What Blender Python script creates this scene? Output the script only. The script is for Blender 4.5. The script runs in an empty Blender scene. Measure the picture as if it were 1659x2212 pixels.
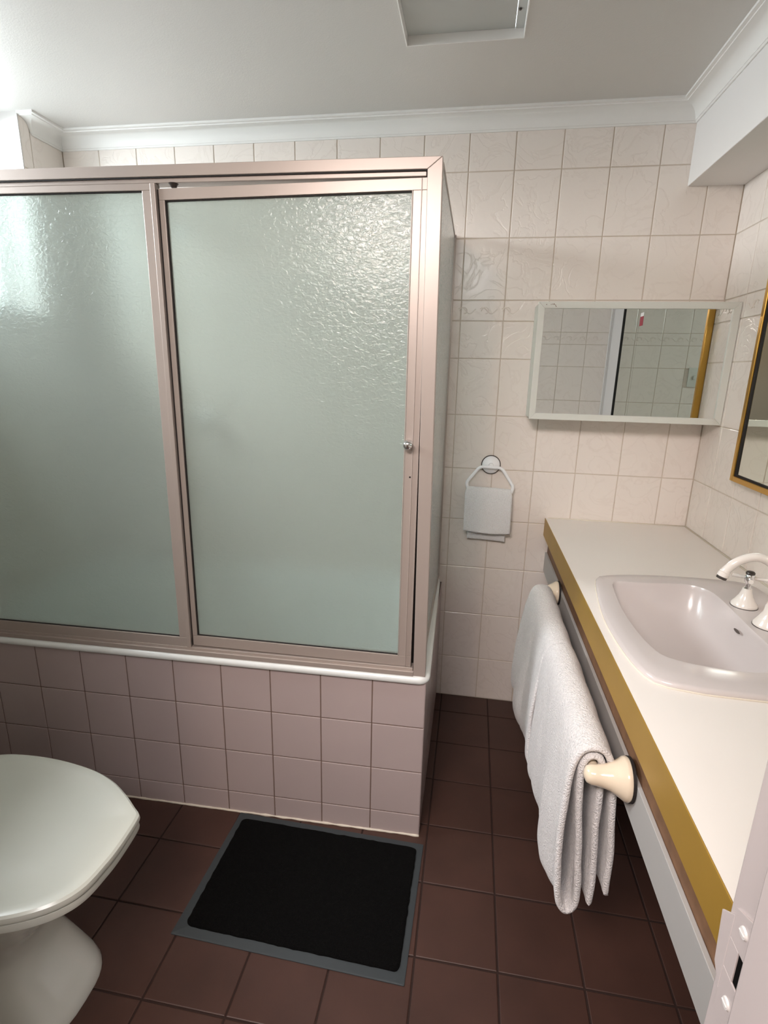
import bpy, bmesh, math, random
from mathutils import Vector, Matrix, noise
random.seed(7)
PI = math.pi
C = bpy.context.scene.collection
sc = bpy.context.scene

# ------------------------------------------------------------------ camera
cam_d = bpy.data.cameras.new('camera'); cam = bpy.data.objects.new('camera', cam_d); C.objects.link(cam)
rx, ry, rz = -0.2586255738896374, -0.02214980173941087, 0.15782600163018434
cam.matrix_world = (Matrix.Translation((0, 0, 1.328332)) @ Matrix.Rotation(rz, 4, 'Z') @ Matrix.Rotation(rx, 4, 'X')
                    @ Matrix.Rotation(ry, 4, 'Y') @ Matrix.Rotation(PI/2, 4, 'X'))
cam_d.sensor_fit = 'HORIZONTAL'; cam_d.sensor_width = 36.0
cam_d.lens = 1149.947/1659*36.0
cam_d.clip_start = 0.01
sc.camera = cam

# ------------------------------------------------------------------ light and exposure
sc.view_settings.view_transform = 'Standard'; sc.view_settings.look = 'None'
sc.view_settings.gamma = 1.0; sc.view_settings.use_curve_mapping = False
sc.view_settings.exposure = 0.86
w = bpy.data.worlds.new('sky'); sc.world = w; w.use_nodes = True
w.node_tree.nodes['Background'].inputs[0].default_value = (0.84, 0.92, 1.0, 1)
w.node_tree.nodes['Background'].inputs[1].default_value = 3.2

def area(name, loc, target, sx, sy, power, col, spread=PI):
    d = bpy.data.lights.new(name, 'AREA'); d.shape = 'RECTANGLE'; d.size = sx; d.size_y = sy
    d.energy = power; d.color = col; d.spread = spread
    o = bpy.data.objects.new(name, d); C.objects.link(o)
    o.location = loc
    o.rotation_euler = (Vector(target)-Vector(loc)).to_track_quat('-Z', 'Y').to_euler()
    return o
def bulb(name, loc, power, col, r):
    d = bpy.data.lights.new(name, 'POINT'); d.energy = power; d.color = col; d.shadow_soft_size = r
    o = bpy.data.objects.new(name, d); C.objects.link(o); o.location = loc
    return o
area('window_daylight', (-2.45, 1.12, 2.32), (0.6, 1.15, 1.05), 1.5, 0.9, 100, (0.94, 0.94, 1.0))
bulb('hall_lamp', (-0.46, -0.50, 2.02), 11, (1.0, 0.72, 0.50), 0.07)
area('hall_fill_light', (-0.40, -0.40, 2.20), (-0.2, 0.6, 0.6), 0.9, 0.6, 31, (1.0, 0.95, 0.96))  # added soft fill from the camera side, not a real fitting

# ------------------------------------------------------------------ dimensions
B, R, L, H = 2.0230, 0.7939, -1.5600, 2.1400      # back wall, right wall, left wall, ceiling
F = 0.31                                          # room face of the wall with the doorway
RB, ZB = 0.6276, 1.9140                           # bulkhead over the vanity
ROWS = [0, .1826, .3826, .5835, .7784, .9784, 1.178, 1.379, 1.507, 1.5760, 1.7736, 1.9762, H]

# ------------------------------------------------------------------ materials
def srgb(r, g, b):
    f = lambda c: (c/255/12.92) if c/255 <= .04045 else ((c/255+.055)/1.055)**2.4
    return (f(r), f(g), f(b), 1)
def mat(name, col, rough=.5, metal=0, coat=0, bump=None, spec=.5, vary=None, sheen=0):
    """bump = (scale, strength, distance, detail); vary = (scale, amount)"""
    m = bpy.data.materials.new(name); m.use_nodes = True
    nt = m.node_tree; p = nt.nodes['Principled BSDF']
    p.inputs['Base Color'].default_value = col
    p.inputs['Roughness'].default_value = rough
    p.inputs['Metallic'].default_value = metal
    p.inputs['Specular IOR Level'].default_value = spec
    p.inputs['Coat Weight'].default_value = coat; p.inputs['Coat Roughness'].default_value = .08
    p.inputs['Sheen Weight'].default_value = sheen
    tc = nt.nodes.new('ShaderNodeTexCoord')
    if vary:
        n = nt.nodes.new('ShaderNodeTexNoise'); n.inputs['Scale'].default_value = vary[0]; n.inputs['Detail'].default_value = 5
        nt.links.new(tc.outputs['Object'], n.inputs['Vector'])
        mr = nt.nodes.new('ShaderNodeMapRange'); mr.inputs['From Min'].default_value = .3; mr.inputs['From Max'].default_value = .7
        mr.inputs['To Min'].default_value = 1-vary[1]; mr.inputs['To Max'].default_value = 1+vary[1]
        nt.links.new(n.outputs['Fac'], mr.inputs['Value'])
        mx = nt.nodes.new('ShaderNodeVectorMath'); mx.operation = 'SCALE'
        mx.inputs[0].default_value = col[:3]
        nt.links.new(mr.outputs['Result'], mx.inputs['Scale'])
        nt.links.new(mx.outputs['Vector'], p.inputs['Base Color'])
    if bump:
        n = nt.nodes.new('ShaderNodeTexNoise'); n.inputs['Scale'].default_value = bump[0]
        n.inputs['Detail'].default_value = bump[3] if len(bump) > 3 else 3
        nt.links.new(tc.outputs['Object'], n.inputs['Vector'])
        b = nt.nodes.new('ShaderNodeBump'); b.inputs['Strength'].default_value = bump[1]; b.inputs['Distance'].default_value = bump[2]
        nt.links.new(n.outputs['Fac'], b.inputs['Height']); nt.links.new(b.outputs['Normal'], p.inputs['Normal'])
    return m
def wall_tile_mat(name, col, vein, rough=.22, vein_amt=.5, relief=.5):
    """glazed tile with a faint marbled relief"""
    m = mat(name, col, rough)
    nt = m.node_tree; p = nt.nodes['Principled BSDF']
    tc = nt.nodes.new('ShaderNodeTexCoord')
    n1 = nt.nodes.new('ShaderNodeTexNoise'); n1.inputs['Scale'].default_value = 9; n1.inputs['Detail'].default_value = 6
    n1.inputs['Distortion'].default_value = 1.6
    nt.links.new(tc.outputs['Object'], n1.inputs['Vector'])
    a = nt.nodes.new('ShaderNodeMath'); a.operation = 'SUBTRACT'; a.inputs[1].default_value = .5
    b = nt.nodes.new('ShaderNodeMath'); b.operation = 'ABSOLUTE'
    c = nt.nodes.new('ShaderNodeMapRange'); c.inputs['From Min'].default_value = 0; c.inputs['From Max'].default_value = .035
    c.inputs['To Min'].default_value = 1; c.inputs['To Max'].default_value = 0
    nt.links.new(n1.outputs['Fac'], a.inputs[0]); nt.links.new(a.outputs[0], b.inputs[0]); nt.links.new(b.outputs[0], c.inputs['Value'])
    n2 = nt.nodes.new('ShaderNodeTexNoise'); n2.inputs['Scale'].default_value = 5
    nt.links.new(tc.outputs['Object'], n2.inputs['Vector'])
    g = nt.nodes.new('ShaderNodeMath'); g.operation = 'MULTIPLY'; nt.links.new(c.outputs[0], g.inputs[0]); nt.links.new(n2.outputs['Fac'], g.inputs[1])
    g2 = nt.nodes.new('ShaderNodeMath'); g2.operation = 'MULTIPLY'; g2.inputs[1].default_value = vein_amt; nt.links.new(g.outputs[0], g2.inputs[0])
    mx = nt.nodes.new('ShaderNodeMix'); mx.data_type = 'RGBA'
    mx.inputs[6].default_value = col; mx.inputs[7].default_value = vein
    nt.links.new(g2.outputs[0], mx.inputs[0]); nt.links.new(mx.outputs[2], p.inputs['Base Color'])
    bp = nt.nodes.new('ShaderNodeBump'); bp.inputs['Strength'].default_value = relief; bp.inputs['Distance'].default_value = .0012; bp.invert = True
    n3 = nt.nodes.new('ShaderNodeTexNoise'); n3.inputs['Scale'].default_value = 38; n3.inputs['Detail'].default_value = 4
    nt.links.new(tc.outputs['Object'], n3.inputs['Vector'])
    ad = nt.nodes.new('ShaderNodeMath'); ad.operation = 'ADD'; nt.links.new(g.outputs[0], ad.inputs[0]); nt.links.new(n3.outputs['Fac'], ad.inputs[1])
    nt.links.new(ad.outputs[0], bp.inputs['Height']); nt.links.new(bp.outputs['Normal'], p.inputs['Normal'])
    return m
M = {}
M['tile'] = wall_tile_mat('cream_marbled_tile', srgb(238, 228, 220), srgb(212, 198, 186), vein_amt=.3)
M['grout'] = mat('pale_grout', srgb(208, 194, 178), .8)
M['frieze'] = mat('frieze_relief', srgb(228, 216, 206), .3)
M['hob_tile'] = mat('hob_tile', srgb(188, 172, 170), .3, bump=(30, .15, .001), vary=(4, .03))
M['hob_grout'] = mat('brown_grout', srgb(120, 98, 86), .85)
M['floor_tile'] = mat('brown_floor_tile', srgb(72, 47, 39), .5, bump=(60, .3, .001), vary=(7, .14))
M['floor_grout'] = mat('dark_floor_grout', srgb(46, 28, 22), .9)
M['plaster'] = mat('white_plaster', srgb(234, 230, 227), .55, bump=(140, .12, .001))
M['ceiling'] = mat('ceiling_paint', srgb(214, 210, 205), .42, bump=(260, .35, .0012))
M['cornice'] = mat('cornice_paint', srgb(238, 235, 231), .5)
M['gloss_white'] = mat('gloss_white_paint', srgb(214, 209, 206), .3, bump=(30, .08, .001))
M['anodised'] = mat('beige_anodised_aluminium', srgb(182, 169, 161), .38, metal=.3)
M['dark_rubber'] = mat('black_gasket', srgb(30, 24, 22), .7)
M['chrome'] = mat('chrome', srgb(225, 225, 225), .08, metal=1)
M['ceramic'] = mat('white_ceramic', srgb(226, 228, 220), .12, coat=.5)
M['lid'] = mat('toilet_plastic', srgb(212, 214, 205), .25)
M['bath'] = mat('bath_enamel', srgb(240, 243, 241), .15)
M['counter'] = mat('cream_laminate', srgb(236, 229, 222), .4, bump=(300, .15, .0005), vary=(3, .012))
M['gold'] = mat('gold_edging', srgb(176, 138, 58), .42, metal=.3, vary=(6, .06))
M['mirror_gold'] = mat('gold_mirror_frame', srgb(196, 154, 74), .28, metal=.85)
M['batten'] = mat('brown_batten', srgb(122, 88, 62), .6, vary=(40, .15))
M['basin'] = mat('greige_basin', srgb(206, 197, 194), .22, coat=.15)
M['sealant'] = mat('white_sealant', srgb(226, 216, 200), .6)
M['knob_cream'] = mat('cream_glazed_holder', srgb(232, 214, 190), .12, coat=.5)
M['tap_white'] = mat('white_tap_enamel', srgb(234, 226, 218), .12, coat=.5)
M['terry'] = mat('white_terry', srgb(242, 238, 237), .95, sheen=.3, bump=(300, 1, .006, 6), vary=(220, .09))
M['face_terry'] = mat('face_cloth_terry', srgb(252, 250, 250), .95, sheen=.3, bump=(420, 1, .005, 5), vary=(300, .07))
M['mirror'] = mat('mirror_silver', (.86, .88, .87, 1), .0, metal=1)
M['old_mirror'] = mat('green_mirror_silver', (.70, .76, .70, 1), .0, metal=1)
M['cab_white'] = mat('cabinet_white', srgb(214, 214, 206), .35)
M['mat_rubber'] = mat('grey_mat_rubber', srgb(58, 64, 67), .7, bump=(80, .3, .001))
M['mat_pile'] = mat('black_mat_pile', srgb(14, 14, 14), 1.0, bump=(500, 1, .004, 4), spec=.1)
M['red'] = mat('red_sticker', srgb(150, 30, 50), .5)
M['paper'] = mat('white_paper', srgb(225, 220, 215), .6)
M['black'] = mat('black_hole', srgb(8, 6, 6), .9, spec=.1)
M['dark_metal'] = mat('dark_metal', srgb(90, 84, 80), .35, metal=.8)
M['hatch'] = mat('hatch_panel', srgb(196, 196, 192), .5)
M['rust'] = mat('rust_spots', srgb(110, 70, 50), .8)

def obscure_glass(name):
    m = bpy.data.materials.new(name); m.use_nodes = True; nt = m.node_tree
    for n in list(nt.nodes): nt.nodes.remove(n)
    out = nt.nodes.new('ShaderNodeOutputMaterial')
    tc = nt.nodes.new('ShaderNodeTexCoord')
    mp = nt.nodes.new('ShaderNodeMapping'); mp.inputs['Scale'].default_value = (1, 1, 1.5)
    nt.links.new(tc.outputs['Object'], mp.inputs['Vector'])
    n = nt.nodes.new('ShaderNodeTexNoise'); n.inputs['Scale'].default_value = 85; n.inputs['Detail'].default_value = 2; n.inputs['Distortion'].default_value = .8
    nt.links.new(mp.outputs['Vector'], n.inputs['Vector'])
    b = nt.nodes.new('ShaderNodeBump'); b.inputs['Strength'].default_value = .55; b.inputs['Distance'].default_value = .0028
    nt.links.new(n.outputs['Fac'], b.inputs['Height'])
    tl = nt.nodes.new('ShaderNodeBsdfTranslucent'); tl.inputs['Color'].default_value = (.78, .84, .81, 1)
    df = nt.nodes.new('ShaderNodeBsdfDiffuse'); df.inputs['Color'].default_value = (.52, .56, .53, 1)
    rf = nt.nodes.new('ShaderNodeBsdfRefraction'); rf.inputs['Roughness'].default_value = .30; rf.inputs['IOR'].default_value = 1.2
    rf.inputs['Color'].default_value = (.76, .82, .79, 1)
    gl = nt.nodes.new('ShaderNodeBsdfGlossy'); gl.inputs['Roughness'].default_value = .19; gl.inputs['Color'].default_value = (1, 1, 1, 1)
    for s in (gl, rf): nt.links.new(b.outputs['Normal'], s.inputs['Normal'])
    m1 = nt.nodes.new('ShaderNodeMixShader'); m1.inputs[0].default_value = .16
    nt.links.new(rf.outputs[0], m1.inputs[1]); nt.links.new(tl.outputs[0], m1.inputs[2])
    m2 = nt.nodes.new('ShaderNodeMixShader'); m2.inputs[0].default_value = .26
    nt.links.new(m1.outputs[0], m2.inputs[1]); nt.links.new(df.outputs[0], m2.inputs[2])
    fr = nt.nodes.new('ShaderNodeFresnel'); fr.inputs['IOR'].default_value = 1.38; nt.links.new(b.outputs['Normal'], fr.inputs['Normal'])
    m3 = nt.nodes.new('ShaderNodeMixShader'); nt.links.new(fr.outputs[0], m3.inputs[0])
    nt.links.new(m2.outputs[0], m3.inputs[1]); nt.links.new(gl.outputs[0], m3.inputs[2])
    nt.links.new(m3.outputs[0], out.inputs[0])
    return m
def clear_glass(name):
    m = bpy.data.materials.new(name); m.use_nodes = True; nt = m.node_tree
    for n in list(nt.nodes): nt.nodes.remove(n)
    out = nt.nodes.new('ShaderNodeOutputMaterial')
    t = nt.nodes.new('ShaderNodeBsdfTransparent'); t.inputs[0].default_value = (.95, .98, .97, 1)
    g = nt.nodes.new('ShaderNodeBsdfGlossy'); g.inputs['Roughness'].default_value = .02
    x = nt.nodes.new('ShaderNodeMixShader'); x.inputs[0].default_value = .06
    nt.links.new(t.outputs[0], x.inputs[1]); nt.links.new(g.outputs[0], x.inputs[2]); nt.links.new(x.outputs[0], out.inputs[0])
    return m
M['obscure'] = obscure_glass('obscure_shower_glass')
M['pane'] = clear_glass('window_glass')

# ------------------------------------------------------------------ mesh helpers
def finish(name, bm, mats, parent=None, smooth=False, bevel=0, segs=2, recalc=True):
    if recalc: bmesh.ops.recalc_face_normals(bm, faces=bm.faces)
    me = bpy.data.meshes.new(name); bm.to_mesh(me); bm.free()
    if not isinstance(mats, (list, tuple)): mats = [mats]
    for m in mats: me.materials.append(m)
    o = bpy.data.objects.new(name, me); C.objects.link(o)
    if smooth:
        for p in me.polygons: p.use_smooth = True
        if smooth is not True: me.set_sharp_from_angle(angle=smooth)
    if parent: o.parent = parent
    if bevel:
        b = o.modifiers.new('bevel', 'BEVEL'); b.width = bevel; b.segments = segs; b.limit_method = 'ANGLE'; b.angle_limit = .6
        b.harden_normals = False
    return o
def box(bm, x0, x1, y0, y1, z0, z1, mi=0):
    v = [bm.verts.new((x, y, z)) for z in (z0, z1) for x, y in ((x0, y0), (x1, y0), (x1, y1), (x0, y1))]
    fs = []
    for q in ((3, 2, 1, 0), (4, 5, 6, 7), (0, 1, 5, 4), (1, 2, 6, 5), (2, 3, 7, 6), (3, 0, 4, 7)):
        f = bm.faces.new([v[i] for i in q]); f.material_index = mi; fs.append(f)
    return v
def hexa(bm, pts, mi=0):
    """8 points: bottom four then top four"""
    v = [bm.verts.new(p) for p in pts]
    for q in ((3, 2, 1, 0), (4, 5, 6, 7), (0, 1, 5, 4), (1, 2, 6, 5), (2, 3, 7, 6), (3, 0, 4, 7)):
        bm.faces.new([v[i] for i in q]).material_index = mi
def loft(bm, rings, close_u=True, cap0=False, cap1=False, mi=0):
    vs = [[bm.verts.new(p) for p in r] for r in rings]
    n = len(vs[0])
    for a, b in zip(vs, vs[1:]):
        for i in range(n if close_u else n-1):
            j = (i+1) % n
            bm.faces.new((a[i], a[j], b[j], b[i])).material_index = mi
    if cap0: bm.faces.new(vs[0][::-1]).material_index = mi
    if cap1: bm.faces.new(vs[-1]).material_index = mi
    return vs
def lathe(bm, prof, origin=(0, 0, 0), axis=(0, 0, 1), n=32, mi=0):
    """prof: (radius, distance along axis)"""
    ax = Vector(axis).normalized(); q = Vector((0, 0, 1)).rotation_difference(ax); o = Vector(origin)
    rings = [[o+q @ Vector((r*math.cos(2*PI*i/n), r*math.sin(2*PI*i/n), h)) for i in range(n)] for r, h in prof]
    loft(bm, rings, cap0=True, cap1=True, mi=mi)
def tube(bm, pts, r, n=12, closed=False, mi=0):
    pts = [Vector(p) for p in pts]; N = len(pts)
    rad = r if callable(r) else (lambda t: r)
    rings = []; up = None
    for i, p in enumerate(pts):
        if closed: t = (pts[(i+1) % N]-pts[i-1]).normalized()
        else: t = (pts[min(i+1, N-1)]-pts[max(i-1, 0)]).normalized()
        if up is None: up = t.orthogonal().normalized()
        up = (up-t*up.dot(t)).normalized(); s = t.cross(up)
        rr = rad(i/(N-1))
        rings.append([p+(up*math.cos(2*PI*k/n)+s*math.sin(2*PI*k/n))*rr for k in range(n)])
    if closed:
        vs = [[bm.verts.new(p) for p in r_] for r_ in rings]
        for a in range(N):
            b = (a+1) % N
            off = min(range(n), key=lambda o: (vs[b][o].co-vs[a][0].co).length) if b == 0 else 0
            for k in range(n):
                bm.faces.new((vs[a][k], vs[a][(k+1) % n], vs[b][(k+1+off) % n], vs[b][(k+off) % n])).material_index = mi
    else: loft(bm, rings, cap0=True, cap1=True, mi=mi)
def spline(pts, n=8, closed=False):
    P = [Vector(p) for p in pts]; N = len(P); out = []
    rng = range(N) if closed else range(N-1)
    for i in rng:
        if closed: a, b, c, d = P[i-1], P[i], P[(i+1) % N], P[(i+2) % N]
        else: a, b, c, d = P[max(i-1, 0)], P[i], P[i+1], P[min(i+2, N-1)]
        for k in range(n):
            t = k/n
            out.append(.5*((2*b)+(c-a)*t+(2*a-5*b+4*c-d)*t*t+(-a+3*b-3*c+d)*t*t*t))
    if not closed: out.append(P[-1])
    return out
def empty(name, loc, label, cat, rz=0, group=None):
    o = bpy.data.objects.new(name, None); C.objects.link(o); o.location = loc; o.rotation_euler = (0, 0, rz)
    o.empty_display_size = .1
    o['label'] = label; o['category'] = cat
    if group: o['group'] = group
    return o
def tag(o, label, cat, group=None):
    o['label'] = label; o['category'] = cat
    if group: o['group'] = group
    return o
def struct(o): o['kind'] = 'structure'; return o

def tiles(bm, place, us, vs, gap=.0028, h=.0022, skip=None, mi=0, gi=1, bev=.0016):
    """tiles standing h above the grout plane; place(u, v, w) -> point"""
    for i in range(len(us)-1):
        for j in range(len(vs)-1):
            if skip and skip(us[i], us[i+1], vs[j], vs[j+1]): continue
            u0, u1, v0, v1 = us[i]+gap/2, us[i+1]-gap/2, vs[j]+gap/2, vs[j+1]-gap/2
            if u1-u0 < .004 or v1-v0 < .004: continue
            o = [bm.verts.new(place(u, v, 0)) for u, v in ((u0, v0), (u1, v0), (u1, v1), (u0, v1))]
            m_ = [bm.verts.new(place(u, v, h*.6)) for u, v in ((u0, v0), (u1, v0), (u1, v1), (u0, v1))]
            t = [bm.verts.new(place(u, v, h)) for u, v in ((u0+bev, v0+bev), (u1-bev, v0+bev), (u1-bev, v1-bev), (u0+bev, v1-bev))]
            for a, b in ((o, m_), (m_, t)):
                for k in range(4):
                    bm.faces.new((a[k], a[(k+1) % 4], b[(k+1) % 4], b[k])).material_index = mi
            bm.faces.new(t).material_index = mi
def frange(a, b, step, first):
    """cut positions: a, then first + k*step inside (a, b), then b"""
    o = [a]; x = first
    while x > a+1e-4: x -= step
    x += step if x <= a+1e-4 else 0
    while x < b-1e-4:
        if x > a+1e-4: o.append(x)
        x += step
    o.append(b); return o
TH = .0022
def frieze(bm, place, u0, u1, z0, z1, mi=2):
    """scroll relief on the border row"""
    zc = (z0+z1)/2; n = int((u1-u0)/.01)
    for k in range(int((u1-u0)/.075)):
        c = u0+.0375+k*.075
        pts = []
        for i in range(15):
            t = i/14; a = PI*1.5*t
            rr = .016*(1-.55*t)
            pts.append(place(c-.01+rr*math.cos(a+PI), zc-.002+rr*math.sin(a), .0022))
        tube(bm, pts, .0017, 6, mi=mi)
        pts = [place(c-.03+.06*t, zc+.010*math.sin(2*PI*t+.6), .0022) for t in [i/12 for i in range(13)]]
        tube(bm, pts, .0015, 6, mi=mi)

# ------------------------------------------------------------------ the shell
# back wall
bm = bmesh.new()
box(bm, L-.4, R+.1, B+TH, B+.12, -.02, H+.1, 1)
place = lambda u, v, w_: (u, B+TH-w_, v)
us = frange(L, R, .15, -.0620); tiles(bm, place, us, ROWS)
frieze(bm, place, -.078, .19, 1.507, 1.576)
struct(finish('wall_back', bm, [M['tile'], M['grout'], M['frieze']]))
# right wall
bm = bmesh.new()
box(bm, R+TH, R+.12, F-.12, B+.12, -.02, H+.1, 1)
place = lambda u, v, w_: (R+TH-w_, u, v)
us = frange(F, B, .15, B-.0)
tiles(bm, place, us, ROWS)
frieze(bm, place, F+.27, B-.14, 1.507, 1.576)
struct(finish('wall_right', bm, [M['tile'], M['grout'], M['frieze']]))
# left wall with the window opening (y WY0..WY1, z WZ0..ceiling)
WY0, WY1, WZ0 = .72, 1.829, 1.50
bm = bmesh.new()
for y0, y1, z0, z1 in ((F-.12, WY0, -.02, H+.1), (WY1, B+.12, -.02, H+.1), (WY0, WY1, -.02, WZ0)):
    box(bm, L-.16, L-TH, y0, y1, z0, z1, 1)
place = lambda u, v, w_: (L-TH+w_, u, v)
rows_l = sorted(ROWS+[WZ0])
tiles(bm, place, sorted(frange(F, B, .15, B)+[WY0, WY1]), rows_l, skip=lambda a, b, c, d: a > WY0-.01 and b < WY1+.01 and c > WZ0-.01)
struct(finish('wall_left', bm, [M['tile'], M['grout']]))
# white painted reveals and the window itself
bm = bmesh.new()
box(bm, L-.16, L-.0, WY1-.004, WY1+.0, WZ0, H)
box(bm, L-.16, L-.0, WY0, WY0+.004, WZ0, H)
box(bm, L-.16, L+.012, WY0, WY1, WZ0-.018, WZ0+.004)
struct(finish('trim_1', bm, M['gloss_white']))
we = empty('window_1', (L-.14, (WY0+WY1)/2, WZ0), 'bright window in the left wall beside the shower', 'window'); struct(we)
bm = bmesh.new()
hw = (WY1-WY0)/2
for a in ((-hw, -hw+.035, 0, H-WZ0), (hw-.035, hw, 0, H-WZ0), (-hw, hw, 0, .035), (-hw, hw, H-WZ0-.035, H-WZ0), (-.02, .02, 0, H-WZ0)):
    box(bm, -.018, .018, a[0], a[1], a[2], a[3])
finish('window_frame', bm, M['gloss_white'], we)
bm = bmesh.new(); box(bm, -.003, .003, -hw+.03, hw-.03, .03, H-WZ0-.03)
finish('window_pane', bm, M['pane'], we)
# ceiling with the recessed access panel opening
HX0, HX1, HY0, HY1 = -.226, .071, 1.05, 1.6200
bm = bmesh.new()
for a in ((L-.3, HX0, F-.12, B+.12), (HX1, R+.12, F-.12, B+.12), (HX0, HX1, F-.12, HY0), (HX0, HX1, HY1, B+.12)):
    box(bm, a[0], a[1], a[2], a[3], H, H+.02)
struct(finish('ceiling', bm, M['ceiling']))
# floor tiles
bm = bmesh.new()
box(bm, L-.3, R+.12, F-.12, B+.12, -.06, -TH, 1)
t = .19144
place = lambda u, v, w_: (u, v, -TH+w_)
tiles(bm, place, frange(L, R, t, .1373-10*t), frange(F-.11, B, t, .9455-4*t), gap=.0045)
struct(finish('floor', bm, [M['floor_tile'], M['floor_grout']]))
# bulkhead over the vanity
bm = bmesh.new(); box(bm, RB, R+.0, F, B, ZB, H)
struct(finish('wall_bulkhead', bm, M['plaster'], bevel=.002))
# cornice: swept round the left return, back wall and bulkhead
prof = [(0, .052), (.004, .052), (.0065, .047)]
for i in range(9):
    a = i/8*PI/2
    prof.append((.050-.042*math.cos(a), .047-.037*math.sin(a)))
prof += [(.051, .0075), (.060, .0065), (.060, 0), (0, 0)]
y0 = 1.882
rings = [[(L, y0-d, H-h) for d, h in prof], [(L+d, y0-d, H-h) for d, h in prof], [(L+d, B-d, H-h) for d, h in prof],
         [(RB-d, B-d, H-h) for d, h in prof], [(RB-d, F, H-h) for d, h in prof]]
bm = bmesh.new(); loft(bm, rings, cap0=True, cap1=True)
struct(finish('trim_2', bm, M['cornice'], smooth=.5))
# front wall with the doorway, and its lining
JX, JL, DH = .190, -.60, 2.03
bm = bmesh.new()
for a in ((JX+.02, R+.12, 0, H+.1), (L-.16, JL-.02, 0, H+.1), (JL-.02, JX+.02, DH+.02, H+.1)):
    box(bm, a[0], a[1], F-.12, F-TH, a[2], a[3], 1)
place = lambda u, v, w_: (u, F-TH+w_, v)
tiles(bm, place, frange(JX+.02, R, .15, R), ROWS); tiles(bm, place, frange(L, JL-.02, .15, JL-.02), ROWS)
frieze(bm, place, JX+.03, R-.02, 1.507, 1.576)
struct(finish('wall_front', bm, [M['tile'], M['grout'], M['frieze']]))
M['jamb'] = mat('jamb_paint', srgb(184, 173, 171), .3, bump=(30, .08, .001))
de = empty('door_1', (JX, F, 0), 'white painted door lining at the right edge', 'door frame'); struct(de)
bm = bmesh.new()
box(bm, 0, .02, -.13, 0, 0, DH); box(bm, JL-JX-.02, JL-JX, -.13, 0, 0, DH); box(bm, JL-JX-.02, .02, -.13, 0, DH, DH+.02)
finish('door_lining', bm, M['jamb'], de, bevel=.0015)
bm = bmesh.new()
box(bm, -.012, 0, -.075, -.040, 0, DH); box(bm, JL-JX, JL-JX+.012, -.075, -.040, 0, DH); box(bm, JL-JX, 0, -.075, -.040, DH-.012, DH)
finish('door_stop', bm, M['jamb'], de, bevel=.002)
# white board between mirror and front wall
bm = bmesh.new(); box(bm, R-.014, R, F+.02, .560, .80, ZB); box(bm, R-.028, R, F, F+.02, .80, ZB)
struct(finish('trim_3', bm, M['gloss_white'], bevel=.002))
# hall behind the doorway
bm = bmesh.new(); box(bm, L-.26, R+.22, -1.5, F-.12, -.06, 0); struct(finish('floor_hall', bm, M['floor_tile']))
bm = bmesh.new(); box(bm, L-.26, R+.22, -1.5, F-.12, 2.24, 2.30); struct(finish('ceiling_hall', bm, M['ceiling']))
M['hall'] = mat('grey_hall_wall', srgb(140, 138, 132), .6)
bm = bmesh.new(); box(bm, L-.26, L-.16, -1.4, F-.12, 0, 2.24); struct(finish('wall_hall_left', bm, M['hall']))
bm = bmesh.new(); box(bm, R+.12, R+.22, -1.4, F-.12, 0, 2.24); struct(finish('wall_hall_right', bm, M['hall']))
bm = bmesh.new(); box(bm, L-.26, R+.22, -1.5, -1.4, 0, 2.24); struct(finish('wall_hall_back', bm, M['hall']))

# ------------------------------------------------------------------ strike plate on the jamb
sp = empty('strike_plate', (JX, .2895, .9625), 'white painted latch strike plate screwed to the door jamb', 'strike plate')
bm = bmesh.new()
zz = .048; tk = .0016
def ypoly(bm, pts, x0, x1):
    a = [bm.verts.new((x0, y, z)) for y, z in pts]; b = [bm.verts.new((x1, y, z)) for y, z in pts]
    n = len(pts)
    bm.faces.new(a[::-1]); bm.faces.new(b)
    for i in range(n): bm.faces.new((a[i], a[(i+1) % n], b[(i+1) % n], b[i]))
hz = .0125
ypoly(bm, [(-.0115, -zz), (.012, -zz), (.012, -hz), (-.0115, -hz)], -tk, 0)
ypoly(bm, [(-.0115, hz), (.012, hz), (.012, zz-.012), (.012, zz-.012), (-.0115, zz)], -tk, 0)
ypoly(bm, [(.001, -hz), (.012, -hz), (.012, hz), (.001, hz)], -tk, 0)
ypoly(bm, [(-.0115, -hz), (-.0065, -hz), (-.0065, hz), (-.0115, hz)], -tk, 0)
ypoly(bm, [(.012, -.034), (.022, -.022), (.026, .018), (.012, .030)], -tk, 0)
finish('plate', bm, M['jamb'], sp, bevel=.0004)
bm = bmesh.new(); box(bm, -.0006, .0002, -.0065, .001, -hz, hz); finish('latch_hole', bm, M['black'], sp)
for s in (-1, 1):
    bm = bmesh.new(); lathe(bm, [(0.0001, -.0001), (.0042, 0), (.0036, .0012), (.0001, .0016)], (-tk, .000, s*.030), (-1, 0, 0), 16)
    box(bm, -tk-.0019, -tk-.0010, -.003, .003, s*.030-.0004, s*.030+.0004)
    finish('screw', bm, M['gloss_white'], sp, smooth=.6)

# ------------------------------------------------------------------ ceiling access panel
hp = empty('ceiling_access_panel', ((HX0+HX1)/2, (HY0+HY1)/2, H), 'recessed grey access panel in a white lined ceiling opening', 'ceiling panel')
cx, cy = (HX0+HX1)/2, (HY0+HY1)/2
bm = bmesh.new()
e = .003
for a in ((HX0-cx, HX0-cx+e, HY0-cy, HY1-cy), (HX1-cx-e, HX1-cx, HY0-cy, HY1-cy), (HX0-cx+e, HX1-cx-e, HY0-cy, HY0-cy+e), (HX0-cx+e, HX1-cx-e, HY1-cy-e, HY1-cy)):
    box(bm, a[0], a[1], a[2], a[3], -.002, .024)
finish('lining', bm, M['cornice'], hp, bevel=.001)
bm = bmesh.new(); box(bm, HX0-cx+e, HX1-cx-e-.022, HY0-cy+e, HY1-cy-e, .020, .026)
finish('panel', bm, M['hatch'], hp, bevel=.001)
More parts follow.
